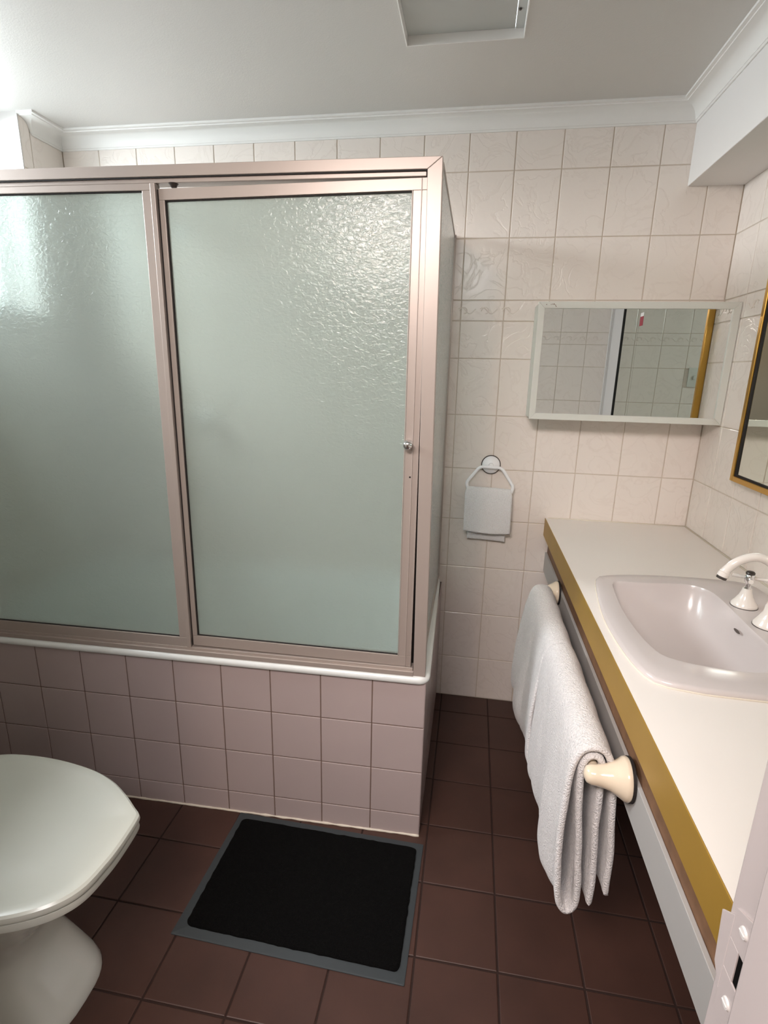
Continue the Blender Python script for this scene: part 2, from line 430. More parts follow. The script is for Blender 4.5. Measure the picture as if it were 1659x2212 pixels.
bm = bmesh.new(); box(bm, HX1-cx-e-.021, HX1-cx-e, HY0-cy+e, HY1-cy-e, .0192, .026)
finish('side_strip', bm, M['hatch'], hp, bevel=.001)
bm = bmesh.new(); lathe(bm, [(.0001, 0), (.004, .0005), (.003, .003), (.0001, .0035)], (.053-cx, 1.541-cy, .0190), (0, 0, -1), 14)
finish('screw', bm, M['dark_metal'], hp, smooth=True)

# ------------------------------------------------------------------ bath with tiled hob
ANG = .0221                                   # the hob runs slightly out of parallel with the back wall
bx, by = -.0782, 1.2828
bath = empty('bathtub', (bx, by, 0), 'built-in white bath behind a square pink-grey tiled front', 'bathtub', ANG)
LL = -(bx-L)/math.cos(ANG)+.004
q = .1473
bm = bmesh.new()
box(bm, LL, -TH, TH, .055, 0, .510, 1)
rows_h = [0, .0728, .2202, .3676, .515]
us = [-k*q for k in range(11)]; us = [u for u in us if u > LL]+[LL]; us = us[::-1]
tiles(bm, lambda u, v, w_: (u, TH-w_, v), us, rows_h, gap=.003)
# side return of the hob
dy = B-by
inv = Matrix.Rotation(-ANG, 4, 'Z')
box_pts = []
def sidep(u, v, w_):      # world x = bx, y from by to B
    p = inv @ Vector((0-TH+w_, u, 0)); return (p.x, p.y, v)
tiles(bm, sidep, frange(0, dy, q, 0), rows_h, gap=.003)
p0 = inv @ Vector((-TH, 0, 0)); p1 = inv @ Vector((-TH, dy, 0)); d_ = inv @ Vector((-.05, 0, 0))
hexa(bm, [(p0.x, p0.y+.004, 0), (p1.x, p1.y, 0), (p1.x+d_.x, p1.y+d_.y, 0), (p0.x+d_.x, p0.y+.05, 0),
          (p0.x, p0.y+.004, .51), (p1.x, p1.y, .51), (p1.x+d_.x, p1.y+d_.y, .51), (p0.x+d_.x, p0.y+.05, .51)], 1)
finish('tiled_front', bm, [M['hob_tile'], M['hob_grout']], bath)
# white sealant bead along the foot of the tiles
bm = bmesh.new(); pts = []
n = 160
for i in range(n+1):
    u = LL*(1-i/n)
    pts.append((u, -.001, .002+.0012*noise.noise(Vector((u*30, 0, 0)))))
tube(bm, pts, lambda t_: .0032*(1+.7*noise.noise(Vector((t_*55, 3, 0)))), 8)
finish('sealant_bead', bm, M['sealant'], bath, smooth=True)
# tub: rim rolled over the tiles, rounded front corner
def rrect(x0, x1, y0, y1, r, z, n=6):
    o = []
    for cx_, cy_, a0 in ((x1-r, y0+r, -PI/2), (x1-r, y1-r, 0), (x0+r, y1-r, PI/2), (x0+r, y0+r, PI)):
        for k in range(n+1):
            a = a0+PI/2*k/n; o.append((cx_+r*math.cos(a), cy_+r*math.sin(a), z))
    return o
bm = bmesh.new()
W_ = dy-.004
def rim(o_, z): return rrect(LL+.0, .006+o_, -.012-o_, W_, .028+o_ if .028+o_ > .004 else .004, z)
rings = [rim(-.02, .512), rim(0, .513), rim(.004, .519), rim(.003, .528), rim(-.005, .5345), rim(-.02, .5345),
         rrect(LL+.05, -.045, .05, W_-.02, .12, .531), rrect(LL+.06, -.06, .062, W_-.035, .13, .515),
         rrect(LL+.10, -.11, .09, W_-.06, .14, .36), rrect(LL+.16, -.18, .12, W_-.09, .14, .20), rrect(LL+.22, -.25, .16, W_-.13, .12, .165)]
loft(bm, rings, cap1=True)
finish('tub', bm, M['bath'], bath, smooth=.9)

# ------------------------------------------------------------------ shower screen on the bath rim
FX, FY = -.0875, 1.2750
scr = empty('shower_screen', (FX, FY, .5345), 'pinkish aluminium framed obscure glass sliding screen on the bath', 'shower screen', ANG)
Z0 = .5345
lean = lambda z: .0065-(z-.53)/(1.77-.53)*.013     # the right post stands slightly out of plumb
SL = LL+.012
def lbox(bm, u0, u1, v0, v1, z0, z1, l0=0, l1=0, mi=0):
    """box in screen space, x leaning by l0/l1 (1 = follow the post)"""
    a0, a1, b0, b1 = u0+l0*lean(z0), u1+l1*lean(z0), u0+l0*lean(z1), u1+l1*lean(z1)
    hexa(bm, [(a0, v0, z0-Z0), (a1, v0, z0-Z0), (a1, v1, z0-Z0), (a0, v1, z0-Z0), (b0, v0, z1-Z0), (b1, v0, z1-Z0), (b1, v1, z1-Z0), (b0, v1, z1-Z0)], mi)
# header
bm = bmesh.new()
hexa(bm, [(SL, 0, 1.745-Z0), (-.032+lean(1.745), 0, 1.745-Z0), (-.032+lean(1.745), .044, 1.745-Z0), (SL, .044, 1.745-Z0),
          (SL, 0, 1.769-Z0), (lean(1.769), 0, 1.769-Z0), (lean(1.769), .044, 1.769-Z0), (SL, .044, 1.769-Z0)])
lbox(bm, SL, -.034, .006, .040, 1.7335, 1.7450, 0, 1)
finish('header', bm, M['anodised'], scr, bevel=.0012)
bm = bmesh.new(); lbox(bm, SL, -.033, .002, .006, 1.7425, 1.7450, 0, 1); finish('header_gasket', bm, M['dark_rubber'], scr)
# right post
bm = bmesh.new()
hexa(bm, [(-.032+lean(.535), .0, 0), (lean(.535), 0, 0), (lean(.535), .044, 0), (-.032+lean(.535), .044, 0),
          (-.032+lean(1.745), 0, 1.745-Z0), (lean(1.769), 0, 1.769-Z0), (lean(1.769), .044, 1.769-Z0), (-.032+lean(1.745), .044, 1.745-Z0)])
finish('corner_post', bm, M['anodised'], scr, bevel=.0012)
bm = bmesh.new(); lbox(bm, -.048, -.030, .0295, .038, .557, 1.742, 1, 1); finish('post_gap_shade', bm, M['dark_rubber'], scr)  # dark strip added behind the door gap to make it read as shade
# left post against the wall
bm = bmesh.new(); lbox(bm, SL, SL+.03, .002, .042, .536, 1.744); finish('wall_post', bm, M['anodised'], scr, bevel=.0012)
# sill
bm = bmesh.new()
lbox(bm, SL, -.032, -.003, .046, .5345, .548, 0, 1)
lbox(bm, SL, -.034, .003, .044, .548, .556, 0, 1)
finish('sill', bm, M['anodised'], scr, bevel=.0012)
# fixed panel
FR = -.7487-FX
fix = bpy.data.objects.new('fixed_panel', None); C.objects.link(fix); fix.parent = scr
bm = bmesh.new()
lbox(bm, SL+.03, FR, .004, .024, 1.7185, 1.7330); lbox(bm, SL+.03, FR, .004, .024, .556, .584)
lbox(bm, SL+.03, SL+.055, .004, .024, .584, 1.7185)
lbox(bm, FR-.034, FR-.012, .004, .024, .584, 1.7185)
lbox(bm, FR-.012, FR, .001, .024, .556, 1.7325)
finish('panel_frame', bm, M['anodised'], fix, bevel=.001)
bm = bmesh.new(); lbox(bm, SL+.05, FR-.030, .012, .017, .580, 1.722); finish('pane', bm, M['obscure'], fix)
bm = bmesh.new()
lbox(bm, SL+.054, FR-.034, .008, .012, 1.7160, 1.7186)
finish('pane_gasket', bm, M['dark_rubber'], fix)
bm = bmesh.new(); lbox(bm, SL+.054, FR-.034, .008, .012, .5838, .5858)
finish('pane_gasket', bm, M['dark_rubber'], fix)
# sliding panel, hanging slightly out of square
DL, DR = -.7441-FX, -.1215-FX
door = bpy.data.objects.new('sliding_panel', None); C.objects.link(door); door.parent = scr
bm = bmesh.new()
ZT = lambda u: 1.7225+(u-DL)/(DR-DL)*.0095
ZBm = lambda u: .5610-(u-DL)/(DR-DL)*.0040
def dbox(bm, u0, u1, v0, v1, za, zb, ra=0, rb=1):
    """za/zb are offsets from bottom edge (ra=0) or top edge (=1)"""
    f = lambda u, z, r_: (ZT(u) if r_ else ZBm(u))+z-Z0
    hexa(bm, [(u0, v0, f(u0, za, ra)), (u1, v0, f(u1, za, ra)), (u1, v1, f(u1, za, ra)), (u0, v1, f(u0, za, ra)),
              (u0, v0, f(u0, zb, rb)), (u1, v0, f(u1, zb, rb)), (u1, v1, f(u1, zb, rb)), (u0, v1, f(u0, zb, rb))])
dbox(bm, DL, DR, .008, .028, -.024, 0, 1, 1)
dbox(bm, DL, DR, .008, .028, 0, .030, 0, 0)
dbox(bm, DL, DL+.013, .008, .028, .030, -.024)
dbox(bm, DR-.034, DR, .008, .028, .030, -.024)
dbox(bm, DR-.0165, DR-.0145, .0055, .010, .0, -.001)
dbox(bm, DR-.0365, DR-.0345, .0065, .010, .030, -.024)
dbox(bm, DR-.002, DR, .0055, .010, .0, -.001)
finish('panel_frame', bm, M['anodised'], door, bevel=.0008)
bm = bmesh.new(); dbox(bm, DL+.010, DR-.030, .016, .021, .026, -.020); finish('pane', bm, M['obscure'], door)
bm = bmesh.new()
dbox(bm, DL+.013, DR-.036, .0115, .016, -.0266, -.0240, 1, 1)
finish('pane_gasket', bm, M['dark_rubber'], door)
bm = bmesh.new(); dbox(bm, DL+.013, DR-.036, .0115, .016, .0300, .0318, 0, 0)
finish('pane_gasket', bm, M['dark_rubber'], door)
bm = bmesh.new()
dbox(bm, DL+.013, DL+.0158, .0115, .016, .0300, -.0240)
finish('pane_gasket', bm, M['dark_rubber'], door)
bm = bmesh.new(); dbox(bm, DL-.0035, DL, .010, .026, .0, -.001)
finish('edge_gap_shade', bm, M['dark_rubber'], door)  # dark strip standing in for the shaded gap between the panels
kn = bpy.data.objects.new('knob_mount', None)
bm = bmesh.new()
lathe(bm, [(.0001, 0), (.011, 0), (.011, .002), (.0065, .003), (.006, .010), (.0095, .014), (.0112, .019), (.0105, .024), (.006, .027), (.0001, .028)],
      (-.1475-FX, .0065, 1.1585-Z0), (0, -1, 0), 28)
finish('knob', bm, M['chrome'], door, smooth=True)
bpy.data.objects.remove(kn)
bm = bmesh.new(); lathe(bm, [(.0001, 0), (.0022, 0), (.0022, .0008), (.0001, .0009)], (-.1412-FX, .008, 1.0775-Z0), (0, -1, 0), 12)
finish('screw_hole', bm, M['black'], door)
bm = bmesh.new(); lathe(bm, [(.0001, 0), (.0115, 0), (.0085, .004), (.006, .0085), (.0001, .009)], (-.7085-FX, .014, 1.7338-Z0), (0, 0, -1), 20)
finish('roller_stop', bm, M['dark_metal'], scr, smooth=.6)
# side panel back to the wall
invS = Matrix.Rotation(-ANG, 4, 'Z')
def wl(x, y, z):
    p = invS @ Vector((x-FX, y-FY, 0)); return (p.x, p.y, z-Z0)
def sp_box(bm, x0, x1, y0_, y1_, z0, z1, z2=None, z3=None):
    """prism between y0 (z0..z1) and y1 (z2..z3)"""
    z2 = z0 if z2 is None else z2; z3 = z1 if z3 is None else z3
    a = [wl(x0, y0_, z0), wl(x1, y0_, z0), wl(x1, y1_, z2), wl(x0, y1_, z2), wl(x0, y0_, z1), wl(x1, y0_, z1), wl(x1, y1_, z3), wl(x0, y1_, z3)]
    hexa(bm, a)
side = bpy.data.objects.new('side_panel', None); C.objects.link(side); side.parent = scr
bm = bmesh.new(); sp_box(bm, -.1010, -.0960, 1.315, B-.004, .545, 1.766, .545, 1.776); finish('pane', bm, M['obscure'], side)
bm = bmesh.new()
sp_box(bm, -.104, -.094, 1.320, B-.002, 1.764, 1.772, 1.775, 1.783)
sp_box(bm, -.107, -.091, 1.320, B-.002, .5345, .552)
sp_box(bm, -.106, -.091, B-.016, B-.001, .5345, 1.783)
finish('panel_frame', bm, M['anodised'], side, bevel=.001)

# shower fittings on the back wall, seen blurred through the glass
t_ = empty('shower_rose', (-1.11, B, 1.82), 'blurred chrome shower rose behind the sliding glass', 'shower head')
bm = bmesh.new(); tube(bm, spline([(0, 0, 0), (0, -.06, .03), (0, -.12, .02), (0, -.15, -.01)], 6), .009, 12)
finish('arm', bm, M['chrome'], t_, smooth=True)
bm = bmesh.new(); lathe(bm, [(.0001, -.0), (.014, 0), (.018, .02), (.036, .045), (.037, .052), (.0001, .052)], (0, -.148, -.005), (0, -.45, -1), 28)
finish('rose', bm, M['chrome'], t_, smooth=.8)
bm = bmesh.new(); lathe(bm, [(.0001, 0), (.028, 0), (.024, .008), (.0001, .010)], (0, 0, 0), (0, -1, 0), 24); finish('wall_flange', bm, M['chrome'], t_, smooth=.7)
mx_ = empty('bath_mixer', (-1.05, B, 1.13), 'blurred chrome shower tap on the back wall behind glass', 'tap')
bm = bmesh.new(); lathe(bm, [(.0001, 0), (.035, 0), (.03, .01), (.016, .016), (.014, .05), (.022, .055), (.022, .075), (.0001, .08)], (0, 0, 0), (0, -1, 0), 28)
finish('body', bm, M['chrome'], mx_, smooth=.7)
bm = bmesh.new()
for k in range(4):
    a = PI/2*k+.4; tube(bm, [(0, -.066, 0), (.04*math.cos(a), -.068, .04*math.sin(a))], .006, 8)
finish('cross_handle', bm, M['chrome'], mx_, smooth=.7)

# ------------------------------------------------------------------ towel ring and face cloth
tr = empty('towel_ring', (.0755, B, .985), 'white hexagonal towel ring on a round wall disc', 'towel ring')
DX, DZ = 0.006, .012
bm = bmesh.new(); lathe(bm, [(.0001, 0), (.0362, 0), (.0362, .004), (.0001, .004)], (DX, -.0, DZ), (0, -1, 0), 36)
finish('disc_gap_shade', bm, M['dark_metal'], tr, smooth=.7)  # dark disc standing in for the shaded gap behind the wall disc
bm = bmesh.new(); lathe(bm, [(.0001, .003), (.0330, .004), (.0320, .008), (.024, .013), (.009, .018), (.008, .026), (.0001, .028)], (DX, 0, DZ), (0, -1, 0), 36)
M['ring_white'] = mat('white_plastic', srgb(248, 248, 250), .25)
finish('wall_disc', bm, M['ring_white'], tr, smooth=.9)
hexp = [(-.034, .013), (.046, .011), (.0935, -.058), (.080, -.092), (-.068, -.086), (-.0820, -.049)]
hp_ = []
for i in range(6):
    a = Vector((hexp[i-1][0], 0, hexp[i-1][1])); b = Vector((hexp[i][0], 0, hexp[i][1])); c = Vector((hexp[(i+1) % 6][0], 0, hexp[(i+1) % 6][1]))
    r0 = .014
    pa = b+(a-b).normalized()*r0; pc = b+(c-b).normalized()*r0
    for k in range(6):
        t2 = k/5; hp_.append(pa*(1-t2)**2+b*2*t2*(1-t2)+pc*t2*t2)
hp_ = [(p.x, -.026-(.013-p.z)*.10, p.z-.006) for p in hp_]
bm = bmesh.new(); tube(bm, hp_, .0060, 12, closed=True); finish('ring', bm, M['ring_white'], tr, smooth=True)

def cloth(name, path, th, y_of, s_n, mat_, parent=None, wob=.0, seed=0, umin=0, umax=1, side=None, sub=True, xwob=None, flat=False):
    """path: centre line in (a, z); the sheet is swept from s=0 to s=1. y_of(s, t, a, z)->(x, y, z)"""
    P = spline([(a, 0, z) for a, z in path], 7); n = len(P)
    N = []
    for i in range(n):
        tg = (P[min(i+1, n-1)]-P[max(i-1, 0)]).normalized(); N.append(Vector((-tg.z, 0, tg.x)))
    loop = [P[i]+N[i]*th/2 for i in range(n)]
    cap1 = [P[-1]+(N[-1]*math.cos(a)+(P[-1]-P[-2]).normalized()*math.sin(a))*th/2 for a in (PI/4, PI/2, 3*PI/4)]
    back = [P[i]-N[i]*th/2 for i in range(n-1, -1, -1)]
    cap0 = [P[0]+(-N[0]*math.cos(a)-(P[1]-P[0]).normalized()*math.sin(a))*th/2 for a in (PI/4, PI/2, 3*PI/4)]
    L_ = loop+cap1+back+cap0
    tt = [i/(n-1) for i in range(n)]+[1]*3+[i/(n-1) for i in range(n-1, -1, -1)]+[0]*3
    rings = []
    for k in range(s_n+1):
        s = k/s_n
        rings.append([y_of(s, tt[i], p.x, p.z) for i, p in enumerate(L_)])
    bm = bmesh.new()
    # rounded ends
    def shrink(r_, f, out):
        o = []
        m_ = len(L_)
        for i, p in enumerate(r_):
            j = (m_-4-i) % m_ if i < m_ else i
            # matching point on the opposite face of the sheet
            if i < n: j = n+3+(n-1-i)
            elif i < n+3: j = n+2-(i-n)+0
            elif i < 2*n+3: j = 2*n+2-i
            else: j = i
            qd = Vector(r_[j]); pv = Vector(p); c_ = (pv+qd)/2
            o.append(c_+(pv-c_)*f+Vector(out))
        return o
    r0, r1 = rings[0], rings[-1]
    d0 = (Vector(rings[0][5])-Vector(rings[1][5])).normalized(); d1 = (Vector(rings[-1][5])-Vector(rings[-2][5])).normalized()
    rings = [shrink(r0, .15, d0*th*.5), shrink(r0, .7, d0*th*.36)]+rings+[shrink(r1, .7, d1*th*.36), shrink(r1, .15, d1*th*.5)]
    loft(bm, rings, cap0=False, cap1=False)
    # close ends with strips
    for ring_ in (0, len(rings)-1):
        pass
    bmesh.ops.remove_doubles(bm, verts=bm.verts, dist=.00002)
    bm.edges.ensure_lookup_table()
    be = [e_ for e_ in bm.edges if len(e_.link_faces) == 1]
    try: bmesh.ops.edgeloop_fill(bm, edges=be)
    except Exception: pass
    return finish(name, bm, mat_, parent, smooth=True)
# small towel folded over the ring: front leaf, back leaf
zt_ = .902
path = [(.0125, .713), (.0125, .78), (.0115, .86), (.009, .888), (0, .9135), (-.009, .890), (-.012, .85), (-.0135, .79), (-.0145, .752)]
def ycl(s, t, a, z):
    half = .0785+.004*(z < .9)*1
    w = half if a < 0 else half-.0155*max(0, min(1, (.9-z)/.1))
    x = .0835+(s*2-1)*w*(1+.0*z)
    x += (.5-z)*.012-.004*0
    fold = .0012*noise.noise(Vector((s*6, z*20, 2)))
    bulge = -.006*math.sin(PI*s)*max(0, (.86-z)/.12) if a < 0 else .004*math.sin(PI*s)
    z2 = z-(.004*math.cos((s-.5)*PI) if (a < 0 and z < .80) else 0)-s*.0045
    return (x, B-.036+a+fold+bulge, z2)
fc = cloth('face_towel', path, .009, ycl, 26, M['face_terry'])
tag(fc, 'small folded white face towel hanging in the wall ring', 'towel')

# ------------------------------------------------------------------ mirror cabinet
cab = empty('mirror_cabinet', (.49, B, 1.37), 'white framed mirror cabinet fixed on the cream tiled back wall', 'cabinet')
x0, x1, z0, z1, yf = .190-.49, R-.001-.49, 1.182-1.37, 1.556-1.37, -.137
bm = bmesh.new(); box(bm, x0+.002, x1, yf+.02, -.001, z0+.002, z1-.002); finish('carcass', bm, M['cab_white'], cab, bevel=.002)
bm = bmesh.new(); fw = .0205
def mitre_frame(bm, x0, x1, z0, z1, fw, y0, y1):
    o = [(x0, z0), (x1, z0), (x1, z1), (x0, z1)]; i_ = [(x0+fw, z0+fw), (x1-fw, z0+fw), (x1-fw, z1-fw), (x0+fw, z1-fw)]
    for k in range(4):
        a, b, c, d = o[k], o[(k+1) % 4], i_[(k+1) % 4], i_[k]
        hexa(bm, [(a[0], y0, a[1]), (b[0], y0, b[1]), (b[0], y1, b[1]), (a[0], y1, a[1]),
                  (d[0], y0+.002, d[1]), (c[0], y0+.002, c[1]), (c[0], y1, c[1]), (d[0], y1, d[1])])
mitre_frame(bm, x0, x1, z0, z1, fw, yf, yf+.02)
finish('frame', bm, M['cab_white'], cab, bevel=.0012)
bm = bmesh.new(); box(bm, x0+fw-.002, x1-fw+.002, yf+.008, yf+.012, z0+fw-.002, z1-fw+.002); finish('mirror_door', bm, M['mirror'], cab)
bm = bmesh.new()
for dx, dz, r_ in ((.004, 0, .0014), (.022, .001, .0012), (.027, .001, .0018), (.032, -.002, .0014), (.034, -.006, .0014), (.018, .000, .001)):
    lathe(bm, [(.0001, 0), (r_, 0), (r_*.8, .0006), (.0001, .0007)], (x0+fw+dx, yf-.0001, z1-.009+dz), (0, -1, 0), 8)
finish('rust_spots', bm, M['rust'], cab)

# ------------------------------------------------------------------ wall mirror over the vanity
wm = empty('wall_mirror', (R, 1.15, 1.035), 'large gold framed mirror on the right wall above the basin', 'mirror')
my0, my1, mz1 = .572-1.15, 1.716-1.15, .80
bm = bmesh.new()
for a in ((my1-.016, my1, 0, mz1), (my0, my1-.016, 0, .016), (my0, my1-.016, mz1-.016, mz1)):
    box(bm, -.022, -.001, a[0], a[1], a[2], a[3])
finish('frame', bm, M['mirror_gold'], wm, bevel=.002)
bm = bmesh.new(); box(bm, -.020, -.001, my0-.008, my0, 0, mz1); box(bm, -.018, -.0115, my1-.022, my1-.016, .016, mz1-.016); box(bm, -.018, -.0115, my0, my1-.022, .016, .021)
finish('edge_seal', bm, M['dark_rubber'], wm)
bm = bmesh.new(); box(bm, -.014, -.010, my0, .862-1.15, .012, mz1-.012); finish('mirror_pane', bm, M['old_mirror'], wm)
bm = bmesh.new(); box(bm, -.014, -.010, .8635-1.15, my1-.012, .012, mz1-.012); finish('mirror_pane', bm, M['old_mirror'], wm)
bm = bmesh.new(); box(bm, -.0146, -.0141, .872-1.15, .925-1.15, .532, .575); finish('red_sticker', bm, M['red'], wm)
bm = bmesh.new(); box(bm, -.0146, -.0141, .872-1.15, .925-1.15, .575, .592); finish('sticker_label', bm, M['paper'], wm)

# light switch by the door, seen only through the mirrors
ls = empty('light_switch', (.290, F, 1.33), 'white light switch on tiled wall seen in the mirror', 'light switch')
bm = bmesh.new(); box(bm, -.035, .035, 0, .008, -.055, .055); finish('plate', bm, M['cab_white'], ls, bevel=.003)
bm = bmesh.new(); box(bm, -.007, .007, .008, .013, -.012, .012); finish('rocker', bm, M['cab_white'], ls, bevel=.002)

# ------------------------------------------------------------------ vanity bench
ZT_ = .8031; VX = .2970
O_P = [(.349, 1.386), (.329, 1.26), (.318, 1.132), (.323, 1.0), (.337, .925), (.358, .898), (.407, .886), (.449, .882), (.6, .880), (.70, .884), (.742, .905),
       (.752, 1.0), (.752, 1.165), (.752, 1.33), (.742, 1.425), (.70, 1.445), (.60, 1.449), (.494, 1.442), (.41, 1.425), (.366, 1.408)]
I_P = [(.386, 1.362), (.42, 1.371), (.48, 1.376), (.545, 1.386), (.585, 1.384), (.613, 1.352), (.619, 1.293), (.615, 1.171), (.613, 1.06), (.604, .992), (.568, .967),
       (.525, .957), (.452, .963), (.407, .977), (.383, 1.0), (.369, 1.068), (.365, 1.176), (.373, 1.29)]
cc = Vector((.50, 1.165, 0))
def polar(poly, n):
    sp_ = spline([(x, y, 0) for x, y in poly], 8, True); out = []
    m_ = len(sp_)
    for k in range(n):
        a = 2*PI*k/n; d = Vector((math.cos(a), math.sin(a), 0)); best = None
        for i in range(m_):
            p, q2 = sp_[i]-cc, sp_[(i+1) % m_]-cc; e_ = q2-p
            den = d.x*e_.y-d.y*e_.x
            if abs(den) < 1e-12: continue
            tt = (p.x*e_.y-p.y*e_.x)/den; ss = (p.x*d.y-p.y*d.x)/den
            if tt > 0 and -1e-6 <= ss <= 1+1e-6: best = tt if best is None else max(best, tt)
        out.append(cc+d*best)
    return out
NB = 96
OP, IP = polar(O_P, NB), polar(I_P, NB)
van = empty('vanity_bench', (VX, 1.165, .60), 'long cream vanity bench with gold front edge under the mirror', 'vanity')
def V(p): return (p[0]-VX, p[1]-1.165, p[2]-.60)
bm = bmesh.new()
y0v, y1v = F, B
rect = [(VX+.002, y0v), (R, y0v), (R, y1v), (VX+.002, y1v)]
for z in (ZT_, ZT_-.032):
    rv = [bm.verts.new(V((x, y, z))) for x, y in rect]
    hv = [bm.verts.new(V(((p.x-cc.x)*.97+cc.x, (p.y-cc.y)*.97+cc.y, z))) for p in OP]
    es = [bm.edges.new((rv[i], rv[(i+1) % 4])) for i in range(4)]+[bm.edges.new((hv[i], hv[(i+1) % NB])) for i in range(NB)]
    bmesh.ops.triangle_fill(bm, edges=es, use_beauty=True)
    if z == ZT_: top = (rv, hv)
    else:
        for a, b in ((top[0], rv), (top[1], hv)):
            for i in range(len(a)): bm.faces.new((a[i], a[(i+1) % len(a)], b[(i+1) % len(b)], b[i]))
finish('countertop', bm, M['counter'], van)
bm = bmesh.new(); box(bm, 0, .002, y0v-1.165, y1v-1.165-.001, ZT_-.068-.60, ZT_-.60+.0004); box(bm, .002, .016, y0v-1.165, y1v-1.165-.001, ZT_-.068-.60, ZT_-.033-.60)
finish('gold_edging', bm, M['gold'], van, bevel=.0008)
bm = bmesh.new(); box(bm, .021, .040, y0v-1.165, y1v-1.165-.001, .650-.60, .770-.60); finish('batten', bm, M['batten'], van, bevel=.001)
bm = bmesh.new(); box(bm, .013, .0205, y0v-1.165, y1v-1.165-.001, .592-.60, .668-.60); M['fascia'] = mat('fascia_laminate', srgb(176, 173, 170), .45)
finish('fascia', bm, M['fascia'], van, bevel=.001)
bm = bmesh.new()
tube(bm, [V((R-.002, y, ZT_+.001)) for y in (F+.02, 1.0, B-.004)], .003, 8); tube(bm, [V((x, B-.002, ZT_+.001)) for x in (VX+.01, .5, R-.004)], .0025, 8)
finish('sealant_bead', bm, M['sealant'], van, smooth=True)

# basin
bs = empty('hand_basin', (cc.x, cc.y, ZT_), 'grey-beige ceramic drop-in basin with bowed front in the bench', 'basin')
def ring(P, s, z, Q=None, f=0):
    o = []
    for i, p in enumerate(P):
        v_ = (p-cc) if Q is None else (p-cc)*(1-f)+(Q[i]-cc)*f
        o.append((v_.x*s, v_.y*s, z))
    return o
bm = bmesh.new()
# drain centre shift for the bowl bottom
def bowl(s, z, k=1.0):
    o = []
    for p in IP:
        v_ = (p-cc); ang = math.atan2(v_.y, v_.x); r_ = v_.length; r2 = .12
        rr = (r_*(k)+r2*(1-k))*s; o.append((rr*math.cos(ang)+.0, rr*math.sin(ang), z))
    return o
rings = [ring(OP, .985, -.012), ring(OP, .985, .0), ring(OP, 1.0, .0005), ring(OP, 1.003, .003), ring(OP, 1.001, .0065), ring(OP, .993, .0098), ring(OP, .980, .0115),
         ring(OP, 1, .0125, IP, .5), ring(OP, 1, .0125, IP, .93), bowl(1, .0118), bowl(.992, .0085), bowl(.985, .001), bowl(.968, -.010), bowl(.94, -.025), bowl(.90, -.05, .97),
         bowl(.84, -.075, .9), bowl(.74, -.098, .75), bowl(.58, -.114, .55), bowl(.38, -.123, .3), bowl(.2, -.127, 0), bowl(.19, -.131, 0)]
loft(bm, rings, cap1=True)
finish('bowl', bm, M['basin'], bs, smooth=.9)
bm = bmesh.new(); tube(bm, ring(OP, 1.0035, .0012), .0018, 6, closed=True); finish('sealant_bead', bm, M['sealant'], bs, smooth=True)
bm = bmesh.new(); lathe(bm, [(.0001, 0), (.021, 0), (.021, .002), (.013, .003), (.012, .001), (.0001, .0012)], (0, 0, -.1305), (0, 0, 1), 28); finish('drain', bm, M['chrome'], bs, smooth=.6)
bm = bmesh.new()
lathe(bm, [(.0001, 0), (.0032, 0), (.0032, .0006), (.0001, .0007)], (0, 0, 0), (0, 0, 1), 12)
bmesh.ops.scale(bm, vec=(1, 4.2, 1), verts=bm.verts)
bmesh.ops.transform(bm, matrix=Matrix.Translation((.103, .012, -.010)) @ Matrix.Rotation(-1.25, 4, 'Y'), verts=bm.verts)
finish('overflow_slot', bm, M['dark_metal'], bs)

# taps
ZD = ZT_+.0125
def bell(bm, o, r=.0275, h=.043, top=.0095):
    lathe(bm, [(.0001, 0), (r, 0), (r, .003), (r*.97, .006), (r*.74, h*.33), (r*.52, h*.6), (top*1.15, h*.85), (top, h), (.0001, h)], o, (0, 0, 1), 36)
th = empty('tap_handle', (.655, 1.272, ZD), 'white and chrome cross tap handle behind the basin', 'tap')
bm = bmesh.new(); bell(bm, (0, 0, .001)); finish('bell', bm, M['tap_white'], th, smooth=.8)
bm = bmesh.new(); lathe(bm, [(.0001, -.001), (.0285, -.001), (.0285, .0014), (.0001, .0014)], (0, 0, 0), (0, 0, 1), 36); finish('base_gasket', bm, M['dark_metal'], th)
bm = bmesh.new(); lathe(bm, [(.0001, .042), (.0075, .042), (.0065, .047), (.0055, .056), (.009, .061), (.0105, .066), (.0105, .073), (.008, .078), (.0001, .079)], (0, 0, 0), (0, 0, 1), 28)
finish('stem', bm, M['chrome'], th, smooth=.8)
bm = bmesh.new(); lathe(bm, [(.0001, .0785), (.0095, .079), (.0095, .083), (.007, .0855), (.0001, .086)], (0, 0, 0), (0, 0, 1), 28); finish('cap', bm, M['dark_metal'], th, smooth=.8)
bm = bmesh.new()
for k in range(4):
    a = PI/2*k-.35; c_, s_ = math.cos(a), math.sin(a)
    tube(bm, [(.008*c_, .008*s_, .070), (.020*c_, .020*s_, .0705), (.032*c_, .032*s_, .071), (.034*c_, .034*s_, .071)], lambda t2: .0034+.0018*t2, 10)
finish('cross_lever', bm, M['tap_white'], th, smooth=.8)
sp2 = empty('basin_spout', (.658, 1.166, ZD), 'white gooseneck spout curving over the basin', 'spout')
bm = bmesh.new(); bell(bm, (0, 0, .001), .031, .052, .0125); finish('bell', bm, M['tap_white'], sp2, smooth=.8)
bm = bmesh.new(); lathe(bm, [(.0001, -.001), (.032, -.001), (.032, .0014), (.0001, .0014)], (0, 0, 0), (0, 0, 1), 36); finish('base_gasket', bm, M['dark_metal'], sp2)
bm = bmesh.new()
ck = [(0, 0, .045), (0, 0, .085), (-.004, 0, .112), (-.018, .001, .138), (-.040, .002, .151), (-.065, .003, .150), (-.088, .004, .137), (-.102, .005, .120), (-.106, .0055, .112)]
